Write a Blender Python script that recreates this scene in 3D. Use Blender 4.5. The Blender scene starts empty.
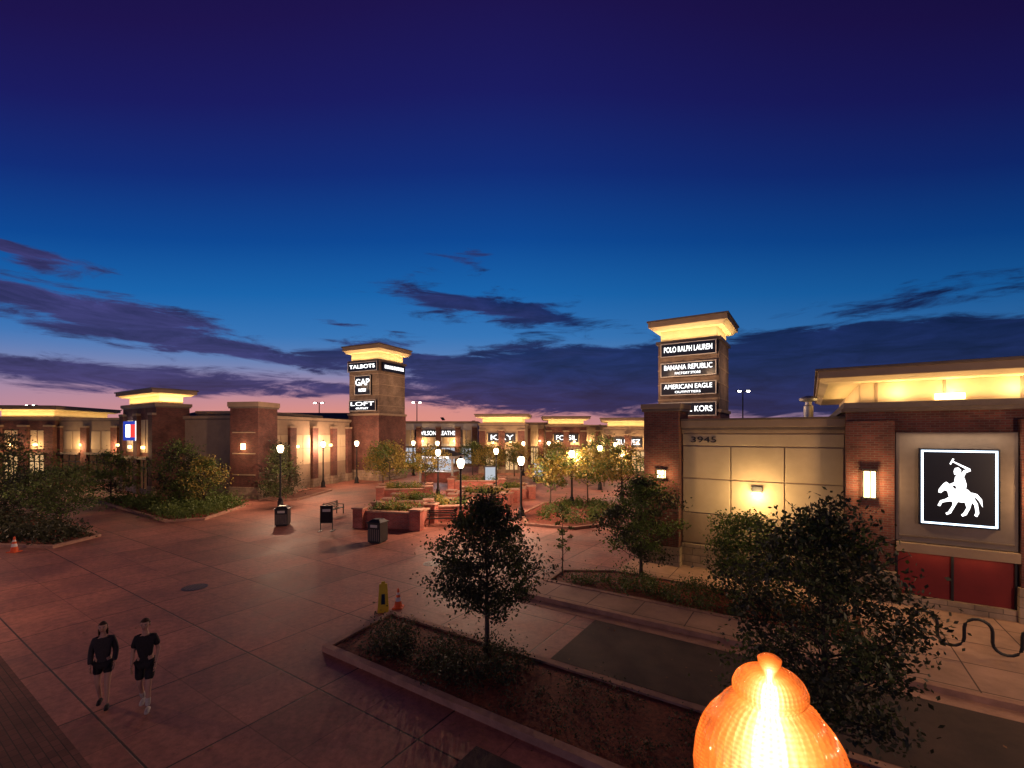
import bpy, bmesh, math, random
import numpy as np
from mathutils import Vector, Matrix

random.seed(7)
SC = bpy.context.scene
SC.view_settings.view_transform = 'Standard'
SC.view_settings.look = 'None'
SC.view_settings.exposure = 0
ANG = math.radians(-33.3)
U = Vector((math.cos(ANG), math.sin(ANG), 0)); V = Vector((-math.sin(ANG), math.cos(ANG), 0))
def ST(s, t, z=0): return U*s + V*t + Vector((0, 0, z))
def srgb(r, g, b):
    f = lambda c: ((c/255)/12.92 if c/255 <= .04045 else ((c/255+.055)/1.055)**2.4)
    return (f(r), f(g), f(b), 1)

# ------------------------------------------------------------------ materials
def newmat(name):
    m = bpy.data.materials.new(name); m.use_nodes = True
    nt = m.node_tree; b = nt.nodes['Principled BSDF']
    return m, nt, b
def pmat(name, c1, c2=None, scale=4, rough=.85, bump=.15, metal=0, detail=6, spec=.3, fine=40):
    m, nt, b = newmat(name)
    if c2 is None: c2 = tuple(x*.65 for x in c1)
    tc = nt.nodes.new('ShaderNodeTexCoord')
    n = nt.nodes.new('ShaderNodeTexNoise'); n.inputs['Scale'].default_value = scale; n.inputs['Detail'].default_value = detail
    n.inputs['Roughness'].default_value = .65
    nt.links.new(tc.outputs['Object'], n.inputs['Vector'])
    r = nt.nodes.new('ShaderNodeValToRGB')
    r.color_ramp.elements[0].position = .3; r.color_ramp.elements[1].position = .7
    r.color_ramp.elements[0].color = (*c2, 1); r.color_ramp.elements[1].color = (*c1, 1)
    nt.links.new(n.outputs['Fac'], r.inputs['Fac']); nt.links.new(r.outputs['Color'], b.inputs['Base Color'])
    b.inputs['Roughness'].default_value = rough; b.inputs['Metallic'].default_value = metal
    b.inputs['Specular IOR Level'].default_value = spec
    if bump:
        n2 = nt.nodes.new('ShaderNodeTexNoise'); n2.inputs['Scale'].default_value = fine
        nt.links.new(tc.outputs['Object'], n2.inputs['Vector'])
        bp = nt.nodes.new('ShaderNodeBump'); bp.inputs['Strength'].default_value = bump; bp.inputs['Distance'].default_value = .02
        nt.links.new(n2.outputs['Fac'], bp.inputs['Height']); nt.links.new(bp.outputs['Normal'], b.inputs['Normal'])
    return m
def emat(name, c, s):
    m = bpy.data.materials.new(name); m.use_nodes = True; nt = m.node_tree; nt.nodes.clear()
    e = nt.nodes.new('ShaderNodeEmission'); e.inputs[0].default_value = (*c, 1); e.inputs[1].default_value = s
    o = nt.nodes.new('ShaderNodeOutputMaterial'); nt.links.new(e.outputs[0], o.inputs[0]); return m
def glowmat(name, c, s, transp=.5, flutes=0, gloss=0):
    m = bpy.data.materials.new(name); m.use_nodes = True; nt = m.node_tree; nt.nodes.clear()
    e = nt.nodes.new('ShaderNodeEmission'); e.inputs[0].default_value = (*c, 1); e.inputs[1].default_value = s
    t = nt.nodes.new('ShaderNodeBsdfTransparent'); mx = nt.nodes.new('ShaderNodeMixShader'); mx.inputs[0].default_value = 1-transp
    o = nt.nodes.new('ShaderNodeOutputMaterial')
    nt.links.new(t.outputs[0], mx.inputs[1]); nt.links.new(e.outputs[0], mx.inputs[2])
    out = mx.outputs[0]
    if gloss:
        gl = nt.nodes.new('ShaderNodeBsdfGlossy'); gl.inputs['Roughness'].default_value = .08
        m2 = nt.nodes.new('ShaderNodeMixShader'); m2.inputs[0].default_value = gloss
        nt.links.new(out, m2.inputs[1]); nt.links.new(gl.outputs[0], m2.inputs[2]); out = m2.outputs[0]
    nt.links.new(out, o.inputs[0])
    if flutes:   # moulded prism flutes (vertical) and fine rings in the glass
        def mth(op,a,b=None):
            n=nt.nodes.new('ShaderNodeMath'); n.operation=op
            for i,x in enumerate((a,b)):
                if x is None: continue
                if isinstance(x,(int,float)): n.inputs[i].default_value=x
                else: nt.links.new(x,n.inputs[i])
            return n.outputs[0]
        tc = nt.nodes.new('ShaderNodeTexCoord'); sp = nt.nodes.new('ShaderNodeSeparateXYZ'); nt.links.new(tc.outputs['Object'], sp.inputs[0])
        a = mth('SINE', mth('MULTIPLY', mth('ARCTAN2', sp.outputs[1], sp.outputs[0]), flutes))
        r = mth('SINE', mth('MULTIPLY', sp.outputs[2], 520))
        n = nt.nodes.new('ShaderNodeTexNoise'); n.inputs['Scale'].default_value = 9; n.inputs['Detail'].default_value = 3
        nt.links.new(tc.outputs['Object'], n.inputs['Vector'])
        q = nt.nodes.new('ShaderNodeMapRange'); q.inputs[1].default_value = .35; q.inputs[2].default_value = .65; q.inputs[3].default_value = .4; q.inputs[4].default_value = 1.5
        nt.links.new(n.outputs['Fac'], q.inputs[0])
        f = mth('ADD', mth('ADD', mth('MULTIPLY', a, .18), mth('MULTIPLY', r, .14)), 1.0)
        nt.links.new(mth('MULTIPLY', mth('MULTIPLY', f, q.outputs[0]), s), e.inputs[1])
        mm = mth('ADD', mth('ADD', mth('MULTIPLY', a, .13), mth('MULTIPLY', r, .10)), 1-transp); nt.links.new(mm, mx.inputs[0])
    return m
def brickmat(name, c1, c2, mortar, bw=.22, rh=.075, ms=.012, flat=False, bump=.4, rough=.85, offset=.5, stain=0):
    m, nt, b = newmat(name)
    tc = nt.nodes.new('ShaderNodeTexCoord'); br = nt.nodes.new('ShaderNodeTexBrick'); br.offset = offset
    if flat: nt.links.new(tc.outputs['Object'], br.inputs['Vector'])
    else:
        s = nt.nodes.new('ShaderNodeSeparateXYZ'); a = nt.nodes.new('ShaderNodeMath'); cb = nt.nodes.new('ShaderNodeCombineXYZ')
        nt.links.new(tc.outputs['Object'], s.inputs[0]); nt.links.new(s.outputs[0], a.inputs[0]); nt.links.new(s.outputs[1], a.inputs[1])
        nt.links.new(a.outputs[0], cb.inputs[0]); nt.links.new(s.outputs[2], cb.inputs[1]); nt.links.new(cb.outputs[0], br.inputs['Vector'])
    br.inputs['Scale'].default_value = 1; br.inputs['Brick Width'].default_value = bw; br.inputs['Row Height'].default_value = rh
    br.inputs['Mortar Size'].default_value = ms; br.inputs['Mortar Smooth'].default_value = .3
    br.inputs['Color1'].default_value = (*c1, 1); br.inputs['Color2'].default_value = (*c2, 1); br.inputs['Mortar'].default_value = (*mortar, 1)
    n = nt.nodes.new('ShaderNodeTexNoise'); n.inputs['Scale'].default_value = .9 if not flat else .35; n.inputs['Detail'].default_value = 8; n.inputs['Roughness'].default_value = .7
    nt.links.new(tc.outputs['Object'], n.inputs['Vector'])
    mr = nt.nodes.new('ShaderNodeMapRange'); mr.inputs[1].default_value = .3; mr.inputs[2].default_value = .7; mr.inputs[3].default_value = .5; mr.inputs[4].default_value = 1.3
    nt.links.new(n.outputs['Fac'], mr.inputs[0])
    mx = nt.nodes.new('ShaderNodeMix'); mx.data_type = 'RGBA'; mx.blend_type = 'MULTIPLY'; mx.inputs[0].default_value = 1
    nt.links.new(br.outputs['Color'], mx.inputs[6]); nt.links.new(mr.outputs[0], mx.inputs[7]); col = mx.outputs[2]
    if stain:
        n3 = nt.nodes.new('ShaderNodeTexNoise'); n3.inputs['Scale'].default_value = 5.5; n3.inputs['Detail'].default_value = 10; n3.inputs['Roughness'].default_value = .75
        nt.links.new(tc.outputs['Object'], n3.inputs['Vector'])
        m3 = nt.nodes.new('ShaderNodeMapRange'); m3.inputs[1].default_value = .35; m3.inputs[2].default_value = .62; m3.inputs[3].default_value = 1-stain; m3.inputs[4].default_value = 1.1
        nt.links.new(n3.outputs['Fac'], m3.inputs[0])
        x3 = nt.nodes.new('ShaderNodeMix'); x3.data_type = 'RGBA'; x3.blend_type = 'MULTIPLY'; x3.inputs[0].default_value = 1
        nt.links.new(col, x3.inputs[6]); nt.links.new(m3.outputs[0], x3.inputs[7]); col = x3.outputs[2]
        b2 = nt.nodes.new('ShaderNodeTexBrick'); b2.offset = 0; nt.links.new(tc.outputs['Object'], b2.inputs['Vector'])
        b2.inputs['Scale'].default_value = 1; b2.inputs['Brick Width'].default_value = bw/2; b2.inputs['Row Height'].default_value = rh/2; b2.inputs['Mortar Size'].default_value = .012
        b2.inputs['Color1'].default_value = (1,1,1,1); b2.inputs['Color2'].default_value = (.8,.8,.8,1); b2.inputs['Mortar'].default_value = (.55,.52,.5,1)
        x4 = nt.nodes.new('ShaderNodeMix'); x4.data_type = 'RGBA'; x4.blend_type = 'MULTIPLY'; x4.inputs[0].default_value = 1
        nt.links.new(col, x4.inputs[6]); nt.links.new(b2.outputs['Color'], x4.inputs[7]); col = x4.outputs[2]
        rr = nt.nodes.new('ShaderNodeMapRange'); rr.inputs[3].default_value = rough-.2; rr.inputs[4].default_value = rough+.2; nt.links.new(n.outputs['Fac'], rr.inputs[0]); nt.links.new(rr.outputs[0], b.inputs['Roughness'])
    nt.links.new(col, b.inputs['Base Color'])
    if not stain: b.inputs['Roughness'].default_value = rough
    b.inputs['Specular IOR Level'].default_value = .3
    bp = nt.nodes.new('ShaderNodeBump'); bp.invert = True; bp.inputs['Strength'].default_value = bump; bp.inputs['Distance'].default_value = .01
    nt.links.new(br.outputs['Fac'], bp.inputs['Height']); nt.links.new(bp.outputs['Normal'], b.inputs['Normal'])
    return m
def leafmat(name, c1, c2):
    m, nt, b = newmat(name)
    tc = nt.nodes.new('ShaderNodeTexCoord'); n = nt.nodes.new('ShaderNodeTexNoise'); n.inputs['Scale'].default_value = 2.2; n.inputs['Detail'].default_value = 4
    nt.links.new(tc.outputs['Object'], n.inputs['Vector'])
    r = nt.nodes.new('ShaderNodeValToRGB'); r.color_ramp.elements[0].position = .35; r.color_ramp.elements[1].position = .65
    r.color_ramp.elements[0].color = (*c2, 1); r.color_ramp.elements[1].color = (*c1, 1)
    nt.links.new(n.outputs['Fac'], r.inputs['Fac']); nt.links.new(r.outputs['Color'], b.inputs['Base Color'])
    b.inputs['Roughness'].default_value = .6
    t = nt.nodes.new('ShaderNodeBsdfTranslucent'); nt.links.new(r.outputs['Color'], t.inputs[0])
    mx = nt.nodes.new('ShaderNodeMixShader'); mx.inputs[0].default_value = .35
    nt.links.new(b.outputs[0], mx.inputs[1]); nt.links.new(t.outputs[0], mx.inputs[2]); nt.links.new(mx.outputs[0], nt.nodes['Material Output'].inputs[0])
    return m

M = dict(
 brick=brickmat('dark_red_brick', (.17,.052,.038), (.10,.034,.027), (.13,.09,.075)),
 brickt=brickmat('brown_brick', (.27,.185,.125), (.19,.13,.09), (.2,.155,.12)),
 brickp=brickmat('planter_brick', (.42,.09,.06), (.30,.06,.045), (.3,.2,.16)),
 stone=brickmat('tan_stone_block', (.36,.27,.19), (.29,.22,.15), (.17,.13,.1), bw=.6, rh=.3, ms=.015),
 cream=pmat('cream_stucco', (.50,.39,.25), (.42,.325,.205), scale=1.2, bump=.25, fine=90),
 tan=pmat('tan_stucco', (.34,.25,.165), (.27,.195,.13), scale=1.5, bump=.25, fine=90),
 lite=pmat('grey_white_stucco', (.55,.52,.47), (.45,.42,.38), scale=1.2, bump=.2, fine=90),
 soffit=pmat('soffit_paint', (.66,.54,.34), (.6,.48,.29), scale=2, bump=0),
 coping=pmat('bronze_coping', (.16,.12,.09), (.12,.09,.065), scale=3, rough=.5, bump=0),
 graypanel=pmat('grey_stone_panel', (.20,.165,.145), (.155,.13,.112), scale=2.5, bump=.15),
 dark=pmat('black_metal', (.02,.02,.022), (.012,.012,.014), scale=8, rough=.45, bump=.05),
 steel=pmat('galvanised_metal', (.5,.5,.48), (.38,.38,.37), scale=6, rough=.4, metal=.6, bump=0),
 roof=pmat('roof_membrane', (.09,.085,.08), (.06,.055,.055), scale=1, bump=.1),
 maroon=pmat('maroon_blind', (.20,.018,.018), (.14,.012,.012), scale=1.5, bump=.05, rough=.6),
 kerb=pmat('kerb_concrete', (.42,.24,.17), (.25,.14,.10), scale=3, bump=.3),
 walk=brickmat('sidewalk_concrete', (.44,.27,.20), (.37,.225,.165), (.1,.06,.05), bw=1.5, rh=1.5, ms=.018, flat=True, offset=0),
 plaza=brickmat('plaza_concrete', (.42,.165,.118), (.31,.118,.085), (.06,.024,.02), bw=3.0, rh=3.0, ms=.022, flat=True, offset=0, bump=.6, rough=.64, stain=.4),
 paver=brickmat('dark_brick_paver', (.15,.06,.047), (.10,.04,.032), (.035,.02,.018), bw=.24, rh=.12, ms=.008, flat=True),
 asphalt=pmat('asphalt', (.08,.05,.042), (.04,.028,.025), scale=1.3, bump=.5, fine=160),
 land=pmat('far_ground', (.05,.045,.035), (.03,.03,.022), scale=.05, bump=0),
 mulch=pmat('red_mulch', (.26,.06,.03), (.06,.017,.011), scale=14, bump=1.0, fine=55),
 white=pmat('white_paint', (.75,.72,.68), (.6,.57,.53), scale=8, bump=0),
 orange=pmat('orange_plastic', (.75,.12,.03), (.6,.09,.02), scale=9, bump=0, rough=.5),
 yellow=pmat('yellow_plastic', (.8,.55,.03), (.7,.45,.02), scale=9, bump=0, rough=.5),
 bark=pmat('bark', (.09,.065,.05), (.045,.032,.026), scale=14, bump=.7, fine=30),
 leaf=leafmat('green_leaf', (.085,.115,.028), (.04,.06,.016)),
 leafd=leafmat('dark_leaf', (.05,.055,.024), (.025,.03,.013)),
 leafg=leafmat('bright_green_leaf', (.12,.17,.035), (.06,.10,.02)),
 leafy=leafmat('yellow_green_leaf', (.34,.25,.05), (.16,.14,.03)),
 litter=leafmat('dry_leaf', (.25,.12,.05), (.12,.06,.03)),
 skin=pmat('skin', (.45,.27,.2), (.4,.23,.17), scale=9, bump=0, rough=.6),
 black=pmat('black_cloth', (.018,.016,.02), (.011,.010,.013), scale=30, bump=.2),
 navy=pmat('charcoal_cloth', (.035,.03,.036), (.02,.018,.022), scale=30, bump=.2),
 sock=pmat('white_cloth', (.45,.41,.37), (.36,.33,.30), scale=30, bump=.1),
 hair=pmat('brown_hair', (.06,.035,.022), (.03,.018,.012), scale=60, bump=.4),
 lip=pmat('lip', (.3,.1,.09), (.28,.09,.08), bump=0),
 sgblack=pmat('sign_black', (.010,.012,.022), (.008,.010,.018), rough=.35, bump=0),
 ewhite=emat('lit_white_letter', (1,.98,.97), 2.6),
 eblue=emat('led_white_border', (.66,.82,1), 4.0),
 ewarm=emat('warm_lens', (1,.62,.25), 8),
 ewin=emat('lit_window', (1,.6,.27), .8),
 ewin2=emat('dim_window', (1,.4,.2), .06),
 ecool=emat('cool_window', (.85,.9,1), .6),
 ered=emat('red_letter', (1,.06,.05), 1.2), enavy=emat('blue_letter', (.03,.06,.45), 1.0),
 epark=emat('lot_light_lens', (1,.9,.75), 20),
 lens=glowmat('acorn_globe', (1,.68,.38), 16, .5),
)

# ------------------------------------------------------------------ mesh builder
class MB:
    def __init__(s): s.v=[]; s.f=[]; s.m=[]; s.mats=[]
    def mi(s, k):
        m = M[k] if isinstance(k, str) else k
        if m not in s.mats: s.mats.append(m)
        return s.mats.index(m)
    def add(s, vs, fs, mat):
        o = len(s.v); k = s.mi(mat); s.v += [tuple(p) for p in vs]
        for f in fs: s.f.append(tuple(i+o for i in f)); s.m.append(k)
    def box(s, x0,x1,y0,y1,z0,z1, mat):
        s.add([(x0,y0,z0),(x1,y0,z0),(x1,y1,z0),(x0,y1,z0),(x0,y0,z1),(x1,y0,z1),(x1,y1,z1),(x0,y1,z1)],
              [(0,3,2,1),(4,5,6,7),(0,1,5,4),(1,2,6,5),(2,3,7,6),(3,0,4,7)], mat); return s
    def frus(s, x0,x1,y0,y1,z0, X0,X1,Y0,Y1,z1, mat):
        s.add([(x0,y0,z0),(x1,y0,z0),(x1,y1,z0),(x0,y1,z0),(X0,Y0,z1),(X1,Y0,z1),(X1,Y1,z1),(X0,Y1,z1)],
              [(0,3,2,1),(4,5,6,7),(0,1,5,4),(1,2,6,5),(2,3,7,6),(3,0,4,7)], mat); return s
    def sheet(s, poly, z, mat):
        n=len(poly); a = sum(poly[i][0]*poly[(i+1)%n][1]-poly[(i+1)%n][0]*poly[i][1] for i in range(n))
        if a < 0: poly = poly[::-1]
        s.add([(x,y,z) for x,y in poly], [tuple(range(n))], mat); return s
    def lathe(s, prof, n, mat, c=(0,0), rib=0, nr=0):
        vs=[]; fs=[]
        for r,z in prof:
            for i in range(n):
                a=2*math.pi*i/n; rr=r*(1+rib*math.cos(a*nr)) if nr else r
                vs.append((c[0]+rr*math.cos(a), c[1]+rr*math.sin(a), z))
        for j in range(len(prof)-1):
            for i in range(n):
                k=(i+1)%n; q=(j*n+i, j*n+k, (j+1)*n+k, (j+1)*n+i); fs.append(q)
        fs.append(tuple(range(n))[::-1]); fs.append(tuple(range((len(prof)-1)*n, len(prof)*n)))
        s.add(vs, fs, mat); return s
    def tube(s, pts, rads, mat, n=6):
        vs=[]; fs=[]; P=[Vector(p) for p in pts]
        for j,p in enumerate(P):
            d=(P[min(j+1,len(P)-1)]-P[max(j-1,0)]).normalized()
            a=d.cross(Vector((0,0,1)) if abs(d.z)<.9 else Vector((1,0,0))).normalized(); b=d.cross(a)
            for i in range(n):
                t=2*math.pi*i/n; vs.append(p+(a*math.cos(t)+b*math.sin(t))*rads[j])
        for j in range(len(P)-1):
            for i in range(n):
                k=(i+1)%n; fs.append((j*n+i,j*n+k,(j+1)*n+k,(j+1)*n+i))
        fs.append(tuple(range(n))); fs.append(tuple(range((len(P)-1)*n,len(P)*n))[::-1])
        s.add(vs,fs,mat); return s
    def leaves(s, C, size, rng, mat, flat=False):
        n=len(C); C=np.asarray(C)
        a=rng.normal(size=(n,3)); 
        if flat: a[:,2]*=.08
        a/=np.linalg.norm(a,axis=1)[:,None]
        q=rng.normal(size=(n,3))
        if flat: q=np.tile([0,0,1.],(n,1))+q*.1
        b=np.cross(a, q); b/=np.linalg.norm(b,axis=1)[:,None]
        L=size*(.6+.8*rng.random(n))[:,None]
        vs=np.stack([C-a*L*.5, C+b*L*.28, C+a*L*.5, C-b*L*.28],1).reshape(-1,3)
        o=len(s.v); k=s.mi(mat); s.v += [tuple(p) for p in vs.tolist()]
        s.f += [(o+4*i,o+4*i+1,o+4*i+2,o+4*i+3) for i in range(n)]; s.m += [k]*n
    def build(s, name, parent=None, loc=(0,0,0), rot=0, smooth=False, bevel=0):
        me=bpy.data.meshes.new(name); me.from_pydata(s.v,[],s.f)
        for m in s.mats: me.materials.append(m)
        me.polygons.foreach_set('material_index', s.m)
        if smooth: me.polygons.foreach_set('use_smooth',[True]*len(s.f))
        me.update(); ob=bpy.data.objects.new(name,me); SC.collection.objects.link(ob)
        ob.location=loc; ob.rotation_euler=(0,0,rot)
        if parent: ob.parent=parent
        if smooth:
            try:
                me.set_sharp_from_angle(angle=math.radians(40))
            except Exception: pass
        if bevel:
            b=ob.modifiers.new('b','BEVEL'); b.width=bevel; b.segments=1; b.limit_method='ANGLE'
        return ob
def grp(name, loc=(0,0,0), rot=0):
    e=bpy.data.objects.new(name,None); SC.collection.objects.link(e); e.location=loc; e.rotation_euler=(0,0,rot); return e
def point(parent, loc, power, col=(1,.58,.3), r=.08, name='bulb'):
    l=bpy.data.lights.new(name,'POINT'); l.energy=power; l.color=col; l.shadow_soft_size=r
    o=bpy.data.objects.new(name,l); SC.collection.objects.link(o); o.location=loc; o.parent=parent; return o
def uplight(parent, loc, sx, sy, power, col=(1,.64,.25), rot=(math.pi,0,0), name='uplight'):
    l=bpy.data.lights.new(name,'AREA'); l.shape='RECTANGLE'; l.size=sx; l.size_y=sy; l.energy=power; l.color=col
    o=bpy.data.objects.new(name,l); SC.collection.objects.link(o); o.location=loc; o.rotation_euler=rot; o.parent=parent; return o
def text(parent, name, body, cx, y, cz, w, h, mat, rotz=0, pos=None):
    c=bpy.data.curves.new(name,'FONT'); c.body=body; c.align_x='CENTER'; c.align_y='CENTER'; c.extrude=.02; c.size=1
    c.materials.append(M[mat]); o=bpy.data.objects.new(name,c); SC.collection.objects.link(o)
    bpy.context.view_layer.update(); d=o.dimensions
    o.parent=parent; o.location=pos if pos else (cx,y,cz); o.rotation_euler=(math.pi/2,0,rotz)
    o.scale=(w/max(d.x,.01), h/max(d.y,.01),1); return o

# ------------------------------------------------------------------ sky
def build_world():
    w=bpy.data.worlds.new('World'); SC.world=w; w.use_nodes=True; nt=w.node_tree; N=nt.nodes; L=nt.links
    bg=N['Background']
    def mth(op,a,b=None,c=None,clamp=False):
        n=N.new('ShaderNodeMath'); n.operation=op; n.use_clamp=clamp
        for i,x in enumerate((a,b,c)):
            if x is None: continue
            if isinstance(x,(int,float)): n.inputs[i].default_value=x
            else: L.new(x,n.inputs[i])
        return n.outputs[0]
    tc=N.new('ShaderNodeTexCoord'); sp=N.new('ShaderNodeSeparateXYZ'); L.new(tc.outputs['Generated'],sp.inputs[0])
    x,y,z=sp.outputs
    az=mth('MULTIPLY',mth('ARCTAN2',x,y),57.2958); el=mth('MULTIPLY',mth('ARCSINE',z),57.2958)
    an=mth('MINIMUM',mth('POWER',mth('DIVIDE',mth('ABSOLUTE',az),48),2),2.0)
    p=mth('MULTIPLY',el,mth('MULTIPLY_ADD',an,.38,1))
    fac=mth('DIVIDE',p,60,clamp=True)
    r=N.new('ShaderNodeValToRGB'); L.new(fac,r.inputs[0]); cr=r.color_ramp
    stops=[(0,(130,120,160)),(4,(120,130,178)),(8,(90,132,186)),(12,(54,118,184)),(17,(26,100,172)),(23,(14,72,148)),(30,(18,45,120)),(37,(26,28,97)),(44,(29,20,78)),(60,(17,12,46))]
    while len(cr.elements)<len(stops): cr.elements.new(.5)
    for e,(d,c) in zip(cr.elements,stops): e.position=d/60; e.color=srgb(*c)
    cb=N.new('ShaderNodeCombineXYZ'); L.new(mth('MULTIPLY',az,.055),cb.inputs[0]); L.new(mth('MULTIPLY',el,.30),cb.inputs[1])
    nz=N.new('ShaderNodeTexNoise'); nz.inputs['Scale'].default_value=2.3; nz.inputs['Detail'].default_value=12; nz.inputs['Roughness'].default_value=.68
    nz.inputs['Distortion'].default_value=.6; L.new(cb.outputs[0],nz.inputs['Vector'])
    nz2=N.new('ShaderNodeTexNoise'); nz2.inputs['Scale'].default_value=1.3; nz2.inputs['Detail'].default_value=6; L.new(cb.outputs[0],nz2.inputs['Vector'])
    wob=mth('SUBTRACT',nz2.outputs['Fac'],.5)
    AZ=mth('MULTIPLY_ADD',wob,10,az); EL=mth('MULTIPLY_ADD',wob,4.5,el)
    def gauss(a0,e0,sa,se,tilt=0,amp=1):
        da=mth('SUBTRACT',AZ,a0); de=mth('SUBTRACT',EL,e0)
        if tilt: de=mth('SUBTRACT',de,mth('MULTIPLY',da,tilt))
        q=mth('ADD',mth('POWER',mth('ABSOLUTE',mth('DIVIDE',da,sa)),2),mth('POWER',mth('ABSOLUTE',mth('DIVIDE',de,se)),2))
        return mth('MULTIPLY',mth('EXPONENT',mth('MULTIPLY',q,-1)),amp)
    gs=[gauss(-2,15.2,14,2.2,-.13,1.2),gauss(10,6.6,22,3.8,0,2.2),gauss(36,6.2,22,4.2,0,2.2),gauss(-14,8.8,12,2.0,-.05,1.2),gauss(-44,11.2,15,1.9,-.08,1.2),
        gauss(-32,8.8,20,1.4,-.06,1.1),gauss(-40,5.4,20,1.4,0,1.1),gauss(-20,5.0,14,1.1,0,1.0),gauss(-7,20.3,5,.9,-.1,.7),gauss(-48,15.2,6,1.1,-.1,1.0),gauss(-8,3.8,12,1.0,0,.7),gauss(40,12.5,14,1.1,0,.7),gauss(-20,12.2,9,.6,-.08,.6)]
    G=gs[0]
    for g in gs[1:]: G=mth('MAXIMUM',G,g)
    t=mth('MULTIPLY_ADD',mth('SUBTRACT',nz.outputs['Fac'],.5),1.9,G)
    mr=N.new('ShaderNodeMapRange'); mr.interpolation_type='SMOOTHSTEP'; L.new(t,mr.inputs[0]); mr.inputs[1].default_value=.36; mr.inputs[2].default_value=.82
    warm=N.new('ShaderNodeMix'); warm.data_type='RGBA'; warm.inputs[7].default_value=srgb(232,146,124)
    hg=mth('MULTIPLY',mth('EXPONENT',mth('MULTIPLY',mth('POWER',mth('DIVIDE',mth('SUBTRACT',el,1.5),4.2),2),-1)),
           mth('EXPONENT',mth('MULTIPLY',mth('POWER',mth('ABSOLUTE',mth('DIVIDE',mth('ADD',az,16),44)),2),-1)))
    L.new(mth('MULTIPLY',hg,.88),warm.inputs[0]); L.new(r.outputs[0],warm.inputs[6])
    ccol=N.new('ShaderNodeMix'); ccol.data_type='RGBA'; ccol.inputs[6].default_value=srgb(24,34,80); ccol.inputs[7].default_value=srgb(54,50,96)
    lf=N.new('ShaderNodeMapRange'); L.new(mth('ADD',az,mth('MULTIPLY',wob,60)),lf.inputs[0]); lf.inputs[1].default_value=6; lf.inputs[2].default_value=-35
    L.new(lf.outputs[0],ccol.inputs[0])
    cv=N.new('ShaderNodeMix'); cv.data_type='RGBA'; cv.blend_type='MULTIPLY'; cv.inputs[0].default_value=1
    rv=N.new('ShaderNodeMapRange'); L.new(nz.outputs['Fac'],rv.inputs[0]); rv.inputs[1].default_value=.32; rv.inputs[2].default_value=.7; rv.inputs[3].default_value=1.7; rv.inputs[4].default_value=.55
    L.new(ccol.outputs[2],cv.inputs[6]); L.new(rv.outputs[0],cv.inputs[7])
    mx=N.new('ShaderNodeMix'); mx.data_type='RGBA'; L.new(mth('MULTIPLY',mr.outputs[0],.93),mx.inputs[0]); L.new(warm.outputs[2],mx.inputs[6]); L.new(cv.outputs[2],mx.inputs[7])
    dk=N.new('ShaderNodeMix'); dk.data_type='RGBA'; dk.blend_type='MULTIPLY'; dk.inputs[0].default_value=1
    rm=N.new('ShaderNodeMapRange'); L.new(az,rm.inputs[0]); rm.inputs[1].default_value=0; rm.inputs[2].default_value=50; rm.inputs[3].default_value=1; rm.inputs[4].default_value=.72
    L.new(mx.outputs[2],dk.inputs[6]); L.new(rm.outputs[0],dk.inputs[7])
    L.new(dk.outputs[2],bg.inputs[0]); bg.inputs[1].default_value=1.0
build_world()

# ------------------------------------------------------------------ ground
MB().sheet([(-700,-500),(700,-500),(700,900),(-700,900)],0,'land').build('ground')
b=MB(); b.sheet([(-75,-20),(60,-20),(60,75),(-75,75)],.004,'plaza'); b.build('plaza_paving',rot=ANG)
b=MB(); b.sheet([(-60,-15),(-9.7,-15),(-9.7,2.5),(-60,2.5)],.008,'paver'); b.build('brick_paving',rot=ANG)
b=MB(); b.sheet([(-5.0,-15),(40,-15),(40,6.45),(-5.0,6.45)],.010,'asphalt'); b.build('asphalt_lane',rot=ANG)
b=MB(); b.sheet([(-5.4,9.95),(40,9.95),(40,12.75),(-5.4,12.75)],.008,'asphalt'); b.build('asphalt_road',rot=ANG)
b=MB(); b.box(-8.0,40,12.75,13.2,0,.012,'kerb'); b.box(-8.5,40,13.2,13.38,0,.15,'kerb'); b.build('road_kerb',rot=ANG,bevel=.02)
b=MB(); b.box(-8.5,40,13.38,14.7,0,.13,'walk'); b.box(1.2,40,14.7,19.3,0,.131,'walk'); b.box(-6.5,1.2,17.6,19.9,0,.129,'walk'); b.build('sidewalk',rot=ANG)
for x,y,r_ in ((-3.4,19.5,.36),(-11.5,16.5,.36)):
    b=MB(); b.lathe([(r_+.05,.005),(r_+.05,.010),(r_,.010),(r_,.012)],28,'dark'); 
    for k in range(-4,5): w=math.sqrt(max(0,(r_*.9)**2-(k*r_*.2)**2)); b.box(-w,w,k*r_*.2-.012,k*r_*.2+.012,.012,.017,'coping')
    b.build('manhole_cover',loc=(x,y,0),rot=ANG)

def bed(name, poly, h=.1, kw=.18):
    g=grp(name); b=MB(); n=len(poly)
    P=[Vector(p) for p in poly]
    if sum(P[i].x*P[(i+1)%n].y-P[(i+1)%n].x*P[i].y for i in range(n))<0: P=P[::-1]
    inn=[]
    for i in range(n):
        d1=(P[i]-P[i-1]).normalized(); d2=(P[(i+1)%n]-P[i]).normalized()
        n1=Vector((-d1.y,d1.x)); n2=Vector((-d2.y,d2.x)); m=(n1+n2).normalized(); inn.append(P[i]+m*kw/max(m.dot(n1),.4))
    k=MB()
    for i in range(n):
        j=(i+1)%n; a,bb,cc,d=P[i],P[j],inn[j],inn[i]
        k.add([(a.x,a.y,0),(bb.x,bb.y,0),(cc.x,cc.y,0),(d.x,d.y,0),(a.x,a.y,h+.05),(bb.x,bb.y,h+.05),(cc.x,cc.y,h+.05),(d.x,d.y,h+.05)],
              [(4,5,6,7),(0,1,5,4),(2,3,7,6)],'kerb')
    k.build('kerb',g)
    b.sheet([(p.x,p.y) for p in inn],h,'mulch'); b.build('mulch',g)
    return g
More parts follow.
